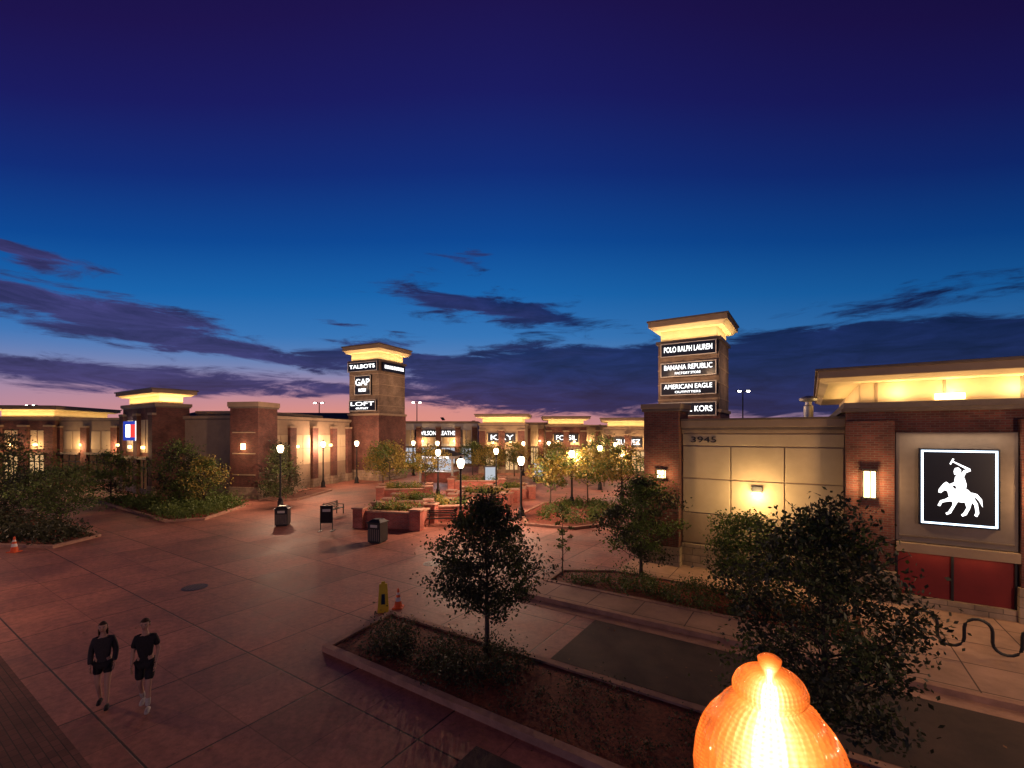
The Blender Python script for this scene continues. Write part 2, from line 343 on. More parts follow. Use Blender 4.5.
def stp(*a): return [tuple(ST(s,t))[:2] for s,t in a]
bed('planting_bed', stp((-10.45,7.07),(-5,7.03),(22,7.03),(22,9.68),(-10.8,9.68)))
bed('planting_bed', stp((-8.3,14.75),(1.1,14.75),(1.1,17.5),(-6.6,17.5),(-8.4,16.4)))
bed('planting_bed', [(-40,35),(-22.2,24.6),(-22.2,22.0),(-26,22.4),(-45,27)])
bed('planting_bed', [(-36,38.5),(-21.6,28.4),(-19.7,29.2),(-20.2,34.5),(-22.5,37.6),(-30,39)])
bed('planting_bed', [(-20.8,37.5),(-17.8,37.8),(-17.4,44),(-19.8,44.5)])
bed('planting_bed', [(0.8,27.5),(3.5,26.3),(6.6,28),(8.6,33),(6.5,37),(2.5,36),(0.6,31)])

def plants(name, pts, seed, n=90, size=.09, mat='leafd', spread=(.25,.25,.18)):
    rng=np.random.default_rng(seed); b=MB()
    for (x,y,z,s) in pts:
        C=rng.normal(size=(int(n*s),3))*np.array(spread)*s+np.array([x,y,z+.22*s]); C[:,2]=np.abs(C[:,2]-.1)+.1
        b.leaves(C,size,rng,mat)
    return b.build(name)
def scatter_poly(poly, n, seed, smin=.5, smax=1.2):
    rnd=random.Random(seed); xs=[p[0] for p in poly]; ys=[p[1] for p in poly]; out=[]
    while len(out)<n:
        x=rnd.uniform(min(xs),max(xs)); y=rnd.uniform(min(ys),max(ys)); c=False
        for i in range(len(poly)):
            (x1,y1),(x2,y2)=poly[i],poly[i-1]
            if (y1>y)!=(y2>y) and x<(x2-x1)*(y-y1)/(y2-y1)+x1: c=not c
        if c: out.append((x,y,.08,rnd.uniform(smin,smax)))
    return out
plants('low_shrubs', scatter_poly(stp((-10,7.6),(-5.5,7.6),(-5.5,9.3),(-10,9.3)),34,1,.5,1.2),1,n=190,size=.07,mat='leafd')
plants('ground_cover', scatter_poly(stp((-10.2,7.35),(8,7.35),(8,9.4),(-10.4,9.4)),420,2,.2,.6),2,n=60,size=.05)
plants('low_shrubs', scatter_poly(stp((-8,15.0),(1,15.0),(1,17.3),(-6.4,17.3)),80,3,.4,1.0),3,n=120,size=.08,mat='leaf')
plants('low_shrubs', scatter_poly([(-38,33.5),(-22.6,24.4),(-22.6,22.4),(-26,22.8),(-40,28)],120,4,.6,1.6),4,n=80,size=.15)
plants('low_shrubs', scatter_poly([(-34,37.6),(-21.6,28.8),(-20,29.6),(-20.5,34.2),(-23,37)],120,5,.7,1.8),5,n=80,size=.15,mat='leafg')
plants('low_shrubs', scatter_poly([(1.2,27.8),(3.5,26.8),(6.4,28.4),(8.2,33),(6.3,36.5),(2.8,35.5)],80,6,.5,1.2),6,n=60,size=.14,mat='leafg')
rng=np.random.default_rng(77); b=MB()
C=np.array([tuple(ST(s,t)) for s,t in zip(rng.uniform(-24,4,420),rng.normal(13,5,420))]); C[:,2]=.016; C=C[(C[:,1]>7)]
b.leaves(C,.07,rng,'litter',flat=True)
C=np.array([tuple(ST(s,t)) for s,t in zip(rng.uniform(-12,3,110),rng.normal(6.6,.3,110))]); C[:,2]=.02; b.leaves(C,.05,rng,'litter',flat=True)
b.build('fallen_leaves')

# ------------------------------------------------------------------ trees
def tree(name, x, y, H, R, z0, nl, ls, mat, seed, mat2=None, trunk=.07, conic=.0, nclump=46, dens=.2, z=0.08):
    rng=np.random.default_rng(seed); rnd=random.Random(seed); b=MB()
    top=H*.86; pts=[]; rad=[]
    for i in range(8):
        f=i/7; pts.append((rnd.uniform(-.05,.05)*H*.25*f, rnd.uniform(-.05,.05)*H*.25*f, z+top*f)); rad.append(trunk*(1.25 if i==0 else 1-.82*f))
    b.tube(pts,rad,'bark',7)
    cl=[]
    for i in range(nclump):
        f=(i+.5)/nclump; zz=z0+(H-z0)*f*.95
        prof=math.sin(math.pi*min(1,(f*.82+.14)))**.75*(1-conic*f)
        a=i*2.39996+rnd.uniform(-.5,.5); rr=R*prof*rnd.uniform(.35,1.05)
        c=Vector((rr*math.cos(a),rr*math.sin(a),zz+rnd.uniform(-.12,.12)*R)); cl.append((c,rnd.uniform(.5,1.3)))
        tz=max(z0*.75, zz-rr*rnd.uniform(.5,.9)); k=min(6.99,max(0,(tz-z)/top*7)); i0=int(k); q=Vector(pts[i0]).lerp(Vector(pts[min(7,i0+1)]),k-i0)
        mid=q.lerp(c,.5)+Vector((0,0,-.06*R)); b.tube([q,mid,c],[trunk*.33*(1-.5*f),trunk*.2,.006],'bark',5)
        for j in range(2):
            e=c+Vector((rnd.uniform(-1,1),rnd.uniform(-1,1),rnd.uniform(-.4,.8)))*R*.26; b.tube([mid.lerp(c,.6),e],[trunk*.12,.004],'bark',4)
    per=nl//nclump
    for c,s in cl:
        C=rng.normal(size=(int(per*s),3))*np.array([1,1,.62])*R*dens*s+np.array(c)
        C=C[C[:,2]>z0*.6]
        b.leaves(C,ls,rng,mat if rng.random()>.4 or not mat2 else mat2)
    return b.build(name,loc=(x,y,0))
tree('shade_tree',-.63,11.45,4.0,1.55,1.3,17000,.085,'leafd',11,'leaf',conic=.42,nclump=80,dens=.15)
tree('shade_tree',4.9,17.3,3.95,1.5,1.1,10500,.11,'leafg',12,'leafd',conic=.2,nclump=55,dens=.17)
tree('shade_tree',7.8,14.9,2.9,1.5,.7,8500,.10,'leaf',13,'leafg',nclump=50,dens=.17)
tree('shade_tree',5.25,7.65,4.45,1.6,.9,16000,.085,'leafd',14,'leaf',conic=.3,nclump=85,dens=.14)
tree('young_tree',1.95,17.6,2.9,.38,1.0,700,.09,'leafg',15,trunk=.03,nclump=16)
tree('shade_tree',9.7,13.9,2.4,.9,.6,3000,.11,'leafd',27,'leaf',nclump=36)
tree('shade_tree',-25.6,35,4.7,2.1,1.2,5600,.16,'leafg',16,'leafd')
tree('shade_tree',-23.4,34.5,3.8,1.5,1.0,4000,.15,'leafg',17,'leafy')
tree('evergreen_tree',-19.2,37.6,4.7,1.75,.5,5800,.15,'leafd',18,'leaf',conic=.8)
tree('shade_tree',-27.4,27.6,3.6,2.1,.9,5500,.14,'leaf',19,'leafg')
tree('shade_tree',-36.8,33,5.6,2.4,1.2,5200,.17,'leafd',20,'leafg')
tree('shade_tree',-31.5,30,3.0,1.7,.8,3800,.15,'leafd',28)
tree('shade_tree',-33.5,38,4.0,1.9,.9,3800,.17,'leafg',29,'leafd')
for i,(x,y,H,R,m) in enumerate([(-11.3,42,4.6,2.2,'leafy'),(-8.4,44,4.2,1.9,'leafy'),(-13.6,48,4.4,2,'leafy'),(2.8,33,4.0,1.7,'leafy'),(5.9,35.5,4.3,2.0,'leafy'),(8.9,37,4.4,2.0,'leafy'),
      (4.3,46,4.6,2,'leafy'),(-2.4,50,4.3,1.8,'leafy'),(9.5,47,5,2.2,'leaf'),(0.3,58,4.4,2,'leafy'),(-5.2,60,4.4,2,'leaf'),(10.2,30,3.6,1.4,'leaf')]):
    tree('shade_tree',x,y,H,R,1.9,3000,.18,m,40+i,'leafg',nclump=30,dens=.2,trunk=.06)

rng=np.random.default_rng(5); b=MB()
for i in range(170):
    a=math.radians(-62+124*i/170+random.uniform(-.3,.3)); d=random.uniform(150,185); h=random.uniform(4,8.2)
    c=np.array([d*math.sin(a),d*math.cos(a),h*.5]); b.leaves(rng.normal(size=(130,3))*np.array([3,3,h*.24])+c,1.6,rng,'leafd')
b.build('distant_tree_line')

# ------------------------------------------------------------------ street lamps
def lamp(x,y,H=4.85,power=420,col=(1,.60,.38),name='street_lamp'):
    g=grp(name,(x,y,0)); b=MB()
    zg=H-.72
    b.lathe([(.26,0),(.26,.08),(.2,.12),(.2,.5),(.15,.58),(.17,.64),(.1,.72),(.085,.9)],16,'dark')
    b.lathe([(.075,.9),(.055,zg-.35),(.08,zg-.33),(.08,zg-.28),(.05,zg-.25),(.06,zg-.15),(.12,zg-.04),(.13,zg)],16,'dark',rib=.06,nr=8)
    b.build('post',g,smooth=True)
    b=MB(); b.lathe([(.11,zg),(.17,zg+.1),(.225,zg+.28),(.235,zg+.38),(.21,zg+.48),(.15,zg+.54),(.105,zg+.57)],20,'lens')
    b.build('globe',g,smooth=True)
    b=MB(); b.lathe([(.12,zg+.57),(.115,zg+.61),(.085,zg+.66),(.045,zg+.69),(.03,zg+.70),(.045,zg+.715),(.01,zg+.74)],14,'dark'); b.build('finial',g,smooth=True)
    if power: point(g,(0,0,zg+.3),power,col,.1)
    return g
for x,y,H,p in [(-17.3,34,4.85,3000),(-19.5,47,4.85,1800),(-17.4,51,4.85,900),(-3.1,27.5,4.2,3200),(.6,30,4.2,2800),(4.6,35,4.4,2400),(8.7,45,4.5,1800),
                (9.3,38.5,4.3,1600),(-16.2,56,4.7,900),(-13,60,4.7,900),(-6.5,40,4.3,2400),(-9.5,58,4.7,900),(1.5,60,4.6,900),(-1.5,43,4.3,2000),(5,62,4.6,900),(12.5,55,4.6,900)]:
    lamp(x,y,H,p)
lamp(-19.0,12.0,4.85,1600,(1,.52,.3)); lamp(-9.2,1.0,4.85,600,(1,.5,.28)); lamp(-30.5,22,4.85,2000); lamp(12.9,4.0,4.85,2200)  # unseen lamps out of frame, added to warm the near paving and sidewalk

# near lamp, prismatic acorn globe
g=grp('street_lamp',(.86,1.52,0)); zt=4.86; b=MB()
b.lathe([(.26,0),(.26,.08),(.2,.12),(.2,.5),(.15,.58),(.17,.64),(.1,.72),(.085,.9),(.06,3.7),(.09,3.75),(.09,3.82),(.06,3.9),(.13,4.06),(.14,4.12)],24,'dark',rib=.04,nr=8); b.build('post',g,smooth=True)
prof=[(.004,0),(.022,-.003),(.036,-.014),(.034,-.026),(.026,-.036),(.03,-.046),(.06,-.054),(.085,-.066),(.102,-.085),(.112,-.108),(.112,-.128),(.100,-.142),(.100,-.152),(.122,-.160),(.145,-.175),(.150,-.19),(.165,-.205),(.19,-.235),(.212,-.275),(.228,-.33),(.235,-.40),(.230,-.47),(.215,-.55),(.19,-.63),(.155,-.70),(.13,-.74)]
def shell(sc,mat,name,nr=0,rib=0,n=96,ztop=0):
    b=MB(); b.lathe([(r*sc, zt+z-ztop*(1+z/.74)) for r,z in prof][::-1],n,mat,rib=rib,nr=nr); b.build(name,g,smooth=True)
shell(1.0,glowmat('prism_glass',(1,.16,.02),1.5,.58,48,.05),'globe_glass',48,.012,288)
for i,(sc,c,s,tr) in enumerate([(.94,(1,.17,.02),2.2,.86),(.87,(1,.22,.03),2.6,.86),(.79,(1,.30,.05),3.2,.86),(.70,(1,.38,.08),4.4,.86),(.60,(1,.48,.13),6,.86),(.49,(1,.6,.22),9,.86),(.37,(1,.72,.36),14,.86),(.24,(1,.88,.65),20,.8)]):
    shell(sc,glowmat('inner_glow_%d'%i,c,s,tr),'glow_shell_%d'%i,ztop=.006*(i+1))  # nested emissive shells added to build the glow from rim to core
point(g,(0,0,4.5),480,(1,.34,.12),.06)

# ------------------------------------------------------------------ right store
g=grp('outlet_store',ST(-4.5,19.8),ANG)
b=MB(); b.box(0,5.5,0,14,0,5.7,'tan'); b.box(-1.0,13,.3,14,0,5.6,'tan'); b.build('walls',g)
b=MB()
xs=[0.03,1.85,3.68,5.48]
for i in range(3):
    for z0,z1 in ((2.35,3.72),(3.77,5.05)):
        b.box(xs[i]+.02,xs[i+1]-.02,-.05,0,z0,z1,'cream')
b.box(.03,5.48,-.05,0,5.1,5.55,'cream'); b.box(.03,5.48,-.05,0,1.1,2.3,'tan')
b.box(.0,5.49,-.14,0,0,1.05,'stone'); b.box(0,5.5,-.1,0,5.6,5.72,'tan')
b.build('wall_panels',g,bevel=.012)
b=MB(); b.box(0,5.49,-.2,.5,5.72,5.82,'coping'); b.box(0,5.49,-.26,.5,5.82,6.1,'tan'); b.box(-.0,5.49,-.32,.5,6.1,6.18,'coping'); b.box(0,5.49,.5,14,5.7,5.9,'roof'); b.build('parapet',g,bevel=.01)
b=MB(); b.box(-1.45,-.02,-.5,1.2,0,6.5,'brick'); b.box(-1.52,.05,-.57,1.27,6.5,6.62,'coping'); b.box(-1.56,.09,-.61,1.31,6.62,6.82,'tan'); b.box(-1.5,.03,-.55,1.2,0,.9,'stone'); b.build('brick_pier',g,bevel=.01)
b=MB(); b.box(5.5,14,-.6,13.9,0,6.3,'brick'); b.build('brick_block',g)
b=MB(); b.box(5.36,14.1,-.74,14,6.3,6.42,'coping'); b.box(5.42,14.1,-.68,14,6.42,6.62,'graypanel'); b.box(5.9,14,-.2,13.5,6.62,7.3,'soffit')
for i in range(5): b.box(6.3+i*1.7,6.38+i*1.7,-.23,-.2,6.62,7.3,'tan')
b.build('clerestory',g,bevel=.01)
b=MB(); b.frus(5.0,14.6,-1.1,13.9,7.3,4.75,14.9,-1.4,14,7.42,'soffit'); b.box(4.7,14.9,-1.45,14.05,7.42,7.66,'tan'); b.box(4.62,15,-1.53,14.1,7.66,7.74,'coping'); b.build('canopy_roof',g,bevel=.01)
uplight(g,(9.8,-.6,6.7),8,.12,70); uplight(g,(5.62,4,6.7),.15,8,45)
for x in (6.9,8.15,9.6): point(g,(x,-.5,6.95),14,(1,.7,.35),.05)
b=MB(); b.box(7.8,8.5,-.30,-.24,6.66,6.86,'ewarm'); b.build('cove_fixture',g)
b=MB(); b.box(5.48,6.75,-.85,-.6,.131,6.0,'brick'); b.box(9.55,10.9,-.85,-.6,.131,6.0,'brick')
b.box(5.44,6.79,-.92,-.6,.132,1.15,'stone'); b.box(9.5,10.95,-.92,-.6,.132,1.15,'stone'); b.build('pilasters',g,bevel=.01)
b=MB(); b.box(6.78,9.52,-.75,-.6,2.15,5.62,'graypanel'); b.box(6.86,9.44,-.79,-.75,2.3,2.36,'coping'); b.build('sign_surround',g,bevel=.01)
b=MB(); b.box(6.78,9.52,-.66,-.6,.45,1.85,'maroon')
for x in (6.78,8.1,9.46): b.box(x,x+.06,-.72,-.66,.45,1.85,'dark')
b.box(6.78,9.52,-.95,-.6,1.85,2.13,'tan'); b.box(6.78,9.52,-.8,-.6,.132,.45,'stone'); b.build('shop_window',g)
uplight(g,(8.15,-.85,1.83),2.2,.08,3,rot=(0,0,0),name='window_light')
uplight(g,(8.15,-1.05,5.7),2.2,.1,30,(1,.72,.45),rot=(math.radians(-20),0,0),name='sign_wash')
b=MB(); X0,X1,Z0,Z1=7.33,9.12,2.75,5.12
b.box(X0,X1,-.88,-.75,Z0,Z1,'sgblack'); e=.05
b.box(X0+.05,X1-.05,-.892,-.88,Z1-.05-e,Z1-.05,'eblue'); b.box(X0+.05,X1-.05,-.892,-.88,Z0+.05,Z0+.05+e,'eblue')
b.box(X0+.05,X0+.05+e,-.892,-.88,Z0+.05+e,Z1-.05-e,'eblue'); b.box(X1-.05-e,X1-.05,-.892,-.88,Z0+.05+e,Z1-.05-e,'eblue')
b.box(X0+.08,X1-.08,-.755,-.751,Z0+.02,Z1-.02,'sgblack')
polys=[[(38,42),(44,50),(56,52),(66,50),(72,44),(73,36),(67,30),(56,30),(46,31),(39,35)],
 [(46,51),(40,57),(34,61),(30,58),(23,49),(22,44),(26,43),(32,48),(36,46),(38,38),(46,36)],
 [(42,40),(33,34),(25,31),(21,23),(25,22),(28,28),(36,30),(47,32)],
 [(45,36),(43,24),(37,14),(33,12),(35,9),(41,12),(47,23),(52,32)],
 [(61,32),(64,22),(59,13),(56,11),(58,8),(64,11),(69,21),(73,36)],
 [(67,36),(75,27),(77,16),(75,11),(79,9),(82,15),(80,29),(73,41)],
 [(71,46),(79,44),(86,36),(87,24),(82,33),(78,38),(72,39)],
 [(50,50),(46,60),(47,69),(54,74),(61,68),(64,58),(63,50)],
 [(46,73),(45,78),(47,83),(52,84),(56,80),(55,74),(51,71)],
 [(54,54),(45,44),(43,34),(40,31),(45,29),(49,33),(51,42),(62,50)],
 [(54,73),(60,80),(69,83),(70,79),(63,76),(59,67)],
 [(68,83),(44,94),(43,92.6),(67,79.5)],[(41,88),(46,97),(43.5,98),(39,89.5)],
 [(48,62),(40,58),(38,55),(41,54),(50,57)]]
for i,p in enumerate(polys):
    w=X1-X0; h=Z1-Z0; y=-.884-.001*i; q=[(X0+w*(.5+(x-52)/100*.84), y, Z0+h*(.5+(z-52)/100*.82)) for x,z in p]
    A=sum(q[k][0]*q[(k+1)%len(q)][2]-q[(k+1)%len(q)][0]*q[k][2] for k in range(len(q)))
    if A<0: q=q[::-1]
    b.add(q,[tuple(range(len(q)))],'ewhite')
b.build('rider_logo_sign',g)
def sconce(g,x,y,z,w=.32,h=.85,power=26):
    b=MB(); b.box(x-w/2,x+w/2,y-.16,y,z,z+h,'ewarm'); b.box(x-w/2-.03,x+w/2+.03,y-.19,y,z+h,z+h+.06,'dark'); b.box(x-w/2-.03,x+w/2+.03,y-.19,y,z-.06,z,'dark')
    for k in (-w/2-.02,0,w/2-.01): b.box(x+k-.004,x+k+.026,y-.185,y-.16,z,z+h,'dark')
    b.build('wall_lantern',g); point(g,(x,y-.5,z+h/2),power,(1,.58,.25),.1)
sconce(g,6.1,-.85,3.5,power=90); sconce(g,10.2,-.85,3.5,power=120); sconce(g,-.7,-.5,3.75,.3,.3,50)
b=MB(); b.box(2.6,2.95,-.2,-.05,3.35,3.55,'dark'); b.box(2.63,2.92,-.21,-.06,3.3,3.35,'ewarm'); b.build('wall_pack',g); point(g,(2.78,-.36,3.2),60,(1,.66,.25),.06); point(g,(2.78,-1.0,3.2),150,(1,.66,.30),.1)
text(g,'street_number','3945',.85,-.06,5.32,.95,.24,'dark')
b=MB(); b.lathe([(.2,5.9),(.2,6.9),(.14,6.95),(.14,7.1),(.36,7.15),(.4,7.25),(.3,7.35),(.1,7.4)],16,'steel',c=(4.4,6.5)); b.build('roof_vent',g,smooth=True)

# ------------------------------------------------------------------ sign towers
def tower(name,loc,rot,W,signs,side,ztop,ov=.6,fl=160):
    g=grp(name,loc,rot); b=MB()
    b.box(0,W,0,W,0,ztop*.48,'brick'); b.box(.08,W-.08,.08,W-.08,ztop*.48,ztop-2.0,'brickt'); 
    b.box(-.1,W+.1,-.1,W+.1,ztop*.48,ztop*.48+.25,'tan'); b.box(-.1,W+.1,-.1,W+.1,0,1.2,'stone')
    for z in np.arange(ztop*.48+1.1,ztop-2.4,1.25): b.box(.05,W-.05,.05,W-.05,z,z+.09,'tan')
    b.build('shaft',g)
    b=MB(); b.box(-.08,W+.08,-.08,W+.08,ztop-2.0,ztop-1.75,'coping'); b.box(.25,W-.25,.25,W-.25,ztop-1.75,ztop-.85,'soffit')
    b.frus(-.2,W+.2,-.2,W+.2,ztop-.85,-ov+.1,W+ov-.1,-ov+.1,W+ov-.1,ztop-.55,'soffit'); b.build('lantern_head',g)
    b=MB(); b.box(-ov,W+ov,-ov,W+ov,ztop-.55,ztop-.13,'tan'); b.box(-ov-.1,W+ov+.1,-ov-.1,W+ov+.1,ztop-.13,ztop,'coping'); b.build('canopy_roof',g)
    for l in ((W/2,-.15,W,.12),(W+.15,W/2,.12,W),(-.15,W/2,.12,W)): uplight(g,(l[0],l[1],ztop-1.7),l[2],l[3],75,(1,.68,.3))
    for x in (W*.2,W*.8): point(g,(x,-2.2,ztop-4.5),fl,(1,.62,.36),.2,'added_tower_fill')  # added fill lights without fixtures, brighten the tower faces
    point(g,(W+2.2,W/2,ztop-4.5),fl,(1,.62,.36),.2,'added_tower_fill')
    for i,(t,z0,z1,x0,x1) in enumerate(signs):
        b=MB(); b.box(x0,x1,-.22,0,z0,z1,'sgblack')
        for a in ((x0,x1,z1-.07,z1),(x0,x1,z0,z0+.07),(x0,x0+.07,z0+.07,z1-.07),(x1-.07,x1,z0+.07,z1-.07)): b.box(a[0],a[1],-.24,-.22,a[2],a[3],'lite')
        b.build('sign_panel',g)
        ls=t.split('\n')
        if len(ls)==1: text(g,'sign_letters',t,(x0+x1)/2,-.25,(z0+z1)/2,(x1-x0)*.86,(z1-z0)*.4,'ewhite')
        else:
            text(g,'sign_letters',ls[0],(x0+x1)/2,-.25,z0+(z1-z0)*.64,(x1-x0)*.86,(z1-z0)*.34,'ewhite')
            text(g,'sign_letters',ls[1],(x0+x1)/2,-.25,z0+(z1-z0)*.24,(x1-x0)*.46,(z1-z0)*.16,'ewhite')
    for (t,z0,z1) in side:
        b=MB(); b.box(W,W+.22,.4,W-.4,z0,z1,'sgblack'); b.build('sign_panel',g)
        text(g,'sign_letters',t,0,0,0,(W-.8)*.84,(z1-z0)*.4,'ewhite',rotz=math.pi/2,pos=(W+.25,W/2,(z0+z1)/2))
    return g
tower('sign_tower',(12.5,39.2,0),ANG,5.0,[('POLO RALPH LAUREN',12.0,13.15,.35,4.75),('BANANA REPUBLIC\nFACTORY STORE',10.3,11.5,.35,4.75),('AMERICAN EAGLE\nOUTFITTERS',8.75,9.85,.35,4.75),('MICHAEL KORS',7.0,8.15,.35,4.75)],[],15.15)
tower('sign_tower',(-19.8,55.1,0),math.radians(-26),4.8,[('TALBOTS',12.9,14.0,.1,4.7),('GAP\nFACTORY',10.1,12.4,1.2,3.7),('LOFT\nOUTLET',8.2,9.5,.3,4.5)],[('BROOKS BROTHERS',12.9,13.9)],16.0,.5,110)

# ------------------------------------------------------------------ generic stores
def store(name,loc,rot,w,d,h,wall='cream',bays=3,sign=None,canopy=False,win='ewin',low='brick',signmat='ewhite',sp=60,up=120,ov=.55,blank=False):
    g=grp(name,loc,rot); b=MB(); b.box(0,w,0,d,0,h,wall); b.build('walls',g)
    b=MB(); b.box(-.1,w+.1,-.1,d+.1,h,h+.12,'coping'); b.box(-.16,w+.16,-.16,d+.16,h+.12,h+.38,'tan'); b.build('parapet',g)
    b=MB(); bw=w/bays; f=MB(); wn=MB()
    for i in range(bays+1):
        x=min(max(i*bw,.45),w-.45); b.box(x-.45,x+.45,-.3,0,0,h-.7,low); b.box(x-.5,x+.5,-.36,0,0,.9,'stone'); b.box(x-.5,x+.5,-.34,0,h-.7,h-.5,'tan')
    b.build('piers',g)
    for i in range(bays):
        x0=max(i*bw,.45)+.5; x1=min((i+1)*bw,w-.45)-.5
        if blank:
            f.box(x0,x1,-.06,0,0,1.1,'stone'); f.box(x0,x1,-.05,0,1.15,2.4,'tan'); xm=(x0+x1)/2
            for z0,z1 in ((2.45,4.0),(4.05,5.4)): f.box(x0,xm-.03,-.05,0,z0,z1,'cream'); f.box(xm+.03,x1,-.05,0,z0,z1,'cream')
            continue
        wn.box(x0,x1,-.03,0,.5,3.1,win)
        for k in range(4): xx=x0+(x1-x0)*k/3; f.box(xx-.05,xx+.05,-.09,-.03,.5,3.15,'dark')
        f.box(x0,x1,-.1,-.03,2.35,2.45,'dark'); f.box(x0,x1,-.12,0,0,.5,'stone'); f.box(x0-.1,x1+.1,-.5,0,3.2,3.42,'coping')
        for k in range(2): xx=x0+(x1-x0)*(.08+.46*k); f.box(xx,xx+(x1-x0)*.38,-.05,0,3.8,h-1.1,'cream' if wall!='cream' else 'tan')
    if not blank: wn.build('shop_windows',g)
    f.build('facade_trim',g)
    if canopy:
        b=MB(); b.box(.4,w-.4,.4,d-.4,h+.38,h+1.1,'soffit'); b.frus(-.1,w+.1,-.1,d+.1,h+1.1,-ov+.1,w+ov-.1,-ov+.1,d+ov-.1,h+1.25,'soffit'); b.box(-ov,w+ov,-ov,d+ov,h+1.25,h+1.55,'tan'); b.box(-ov-.1,w+ov+.1,-ov-.1,d+ov+.1,h+1.55,h+1.67,'coping'); b.build('canopy_roof',g)
        uplight(g,(w/2,.1,h+.5),w,.15,up); uplight(g,(w-.1,d/2,h+.5),.15,d,up*.6)
    if sign: 
        b=MB(); b.box(w*.5-w*.3,w*.5+w*.3,-.14,0,h-2.3,h-1.0,'sgblack'); b.build('sign_board',g); text(g,'sign_letters',sign,w/2,-.17,h-1.65,w*.5,.7,signmat)
    if sp: 
        for x in (w*.3,w*.7): 
            q=MB(); q.box(x-.15,x+.15,-.3,-.1,4.15,4.4,'ewarm'); q.build('wall_light',g); point(g,(x,-1.0,4.1),sp,(1,.62,.3),.1)
    return g
r=math.atan2(13,2.6)
store('outlet_store',(-22.0,40.5,0),r,13.8,14,6.8,'tan',4,None,False,'ewin2',sp=60,blank=True)
g=grp('brick_pier',(-24.1,38.9,0),math.radians(-10)); b=MB(); b.box(0,2.7,0,2.4,0,7.7,'brick'); b.box(-.1,2.8,-.1,2.5,7.7,7.85,'coping'); b.box(-.15,2.85,-.15,2.55,7.85,8.25,'tan'); b.box(-.08,2.78,-.08,2.48,0,1.0,'stone')
for i in range(3): b.box(.25,2.45,-.05,0,2+i*1.8,2.1+i*1.8,'tan')
b.box(1.2,1.5,-.2,0,4.2,4.7,'ewarm'); b.build('pier',g); point(g,(1.3,-.9,4.4),70)
store('outlet_store',(-29.8,43.2,0),math.radians(-4),6.0,12,7.3,'tan',1,None,False,'ewin2',sp=420,blank=True)
g=store('corner_store',(-38.2,44.7,0),ANG,8.0,2.6,7.9,'brick',2,None,True,'ewin2',sp=90,up=120,ov=.45)
b=MB(); b.box(1.3,4.3,-.36,-.3,4.9,6.7,'ewhite'); b.box(1.3,1.95,-.37,-.36,4.9,6.7,'enavy'); b.box(1.95,3.1,-.375,-.36,5.2,6.4,'ewhite'); b.box(3.1,4.3,-.37,-.36,5.2,6.4,'ered'); b.box(1.95,4.3,-.372,-.36,6.4,6.7,'enavy'); b.box(1.95,4.3,-.372,-.36,4.9,5.2,'enavy'); b.build('flag_sign',g)
store('outlet_store',(-52,52,0),math.radians(-12),12.8,14,6.9,'tan',3,None,False,'ewin2',sp=260)
store('outlet_store',(-57.5,50.5,0),math.radians(8),6,9,7.0,'brick',2,None,True,'ewin',sp=160,up=80)
store('outlet_store',(-76,49,0),math.radians(5),17,14,6.9,'cream',4,'CARTERS',False,'ewin',sp=240)
store('outlet_store',(-68,48,0),math.radians(5),7,6,7.2,'brick',2,'COACH',True,'ewin',sp=160,up=80)
b=MB(); b.frus(0,30,0,12,0,0,30,0,12,7.6,'tan'); b.frus(-.5,30.5,-.5,12.5,7.6,2,28,4,8,8.9,'roof'); b.build('gabled_store',loc=(-52,68,0),rot=math.radians(6))
store('outlet_store',(-18.8,76,0),math.radians(2),13,14,7.2,'lite',4,'WILSONS LEATHER',False,'ecool',sp=250)
store('corner_store',(-4.6,64,0),math.radians(-6),6.4,6,6.6,'tan',2,'KAY',True,'ewin',sp=220,up=80)
store('outlet_store',(2.2,76,0),math.radians(0),8,12,7.0,'cream',3,None,False,'ewin',sp=250)
store('corner_store',(5.2,70,0),math.radians(-3),6.2,6,6.5,'brick',2,'FOSSIL',True,'ewin',sp=200,up=60)
store('outlet_store',(11.2,78,0),math.radians(-8),7,12,6.6,'tan',2,None,False,'ewin',sp=200)
store('corner_store',(12.6,62,0),math.radians(-12),6.2,8,6.0,'tan',2,'ZUMIEZ',True,'ewin',sp=200,up=60)
store('outlet_store',(-30,82,0),math.radians(3),11,10,7.2,'cream',3,None,False,'ewin2',sp=0)
store('outlet_store',(18,58,0),ANG,10,10,6.4,'cream',3,None,False,'ewin2',sp=60)
store('outlet_store',(24,47,0),ANG,16,10,6.4,'tan',3,None,False,'ewin2',sp=0)

# ------------------------------------------------------------------ parking lot lights
for x,y,h in [(35.5,70,12),(-18.8,90,11.6),(-36,85,11.2),(-95,90,11),(60,80,12)]:
    g=grp('parking_lot_light',(x,y,0)); b=MB(); b.lathe([(.3,0),(.3,.8),(.12,.9),(.08,h)],10,'dark'); b.box(-.7,.7,-.05,.05,h-.05,h+.05,'dark')
    for k in (-.95,.4): b.box(k,k+.55,-.3,.3,h-.02,h+.18,'dark'); b.box(k+.05,k+.5,-.34,-.3,h-.1,h+.1,'epark')
    b.build('pole_and_heads',g)

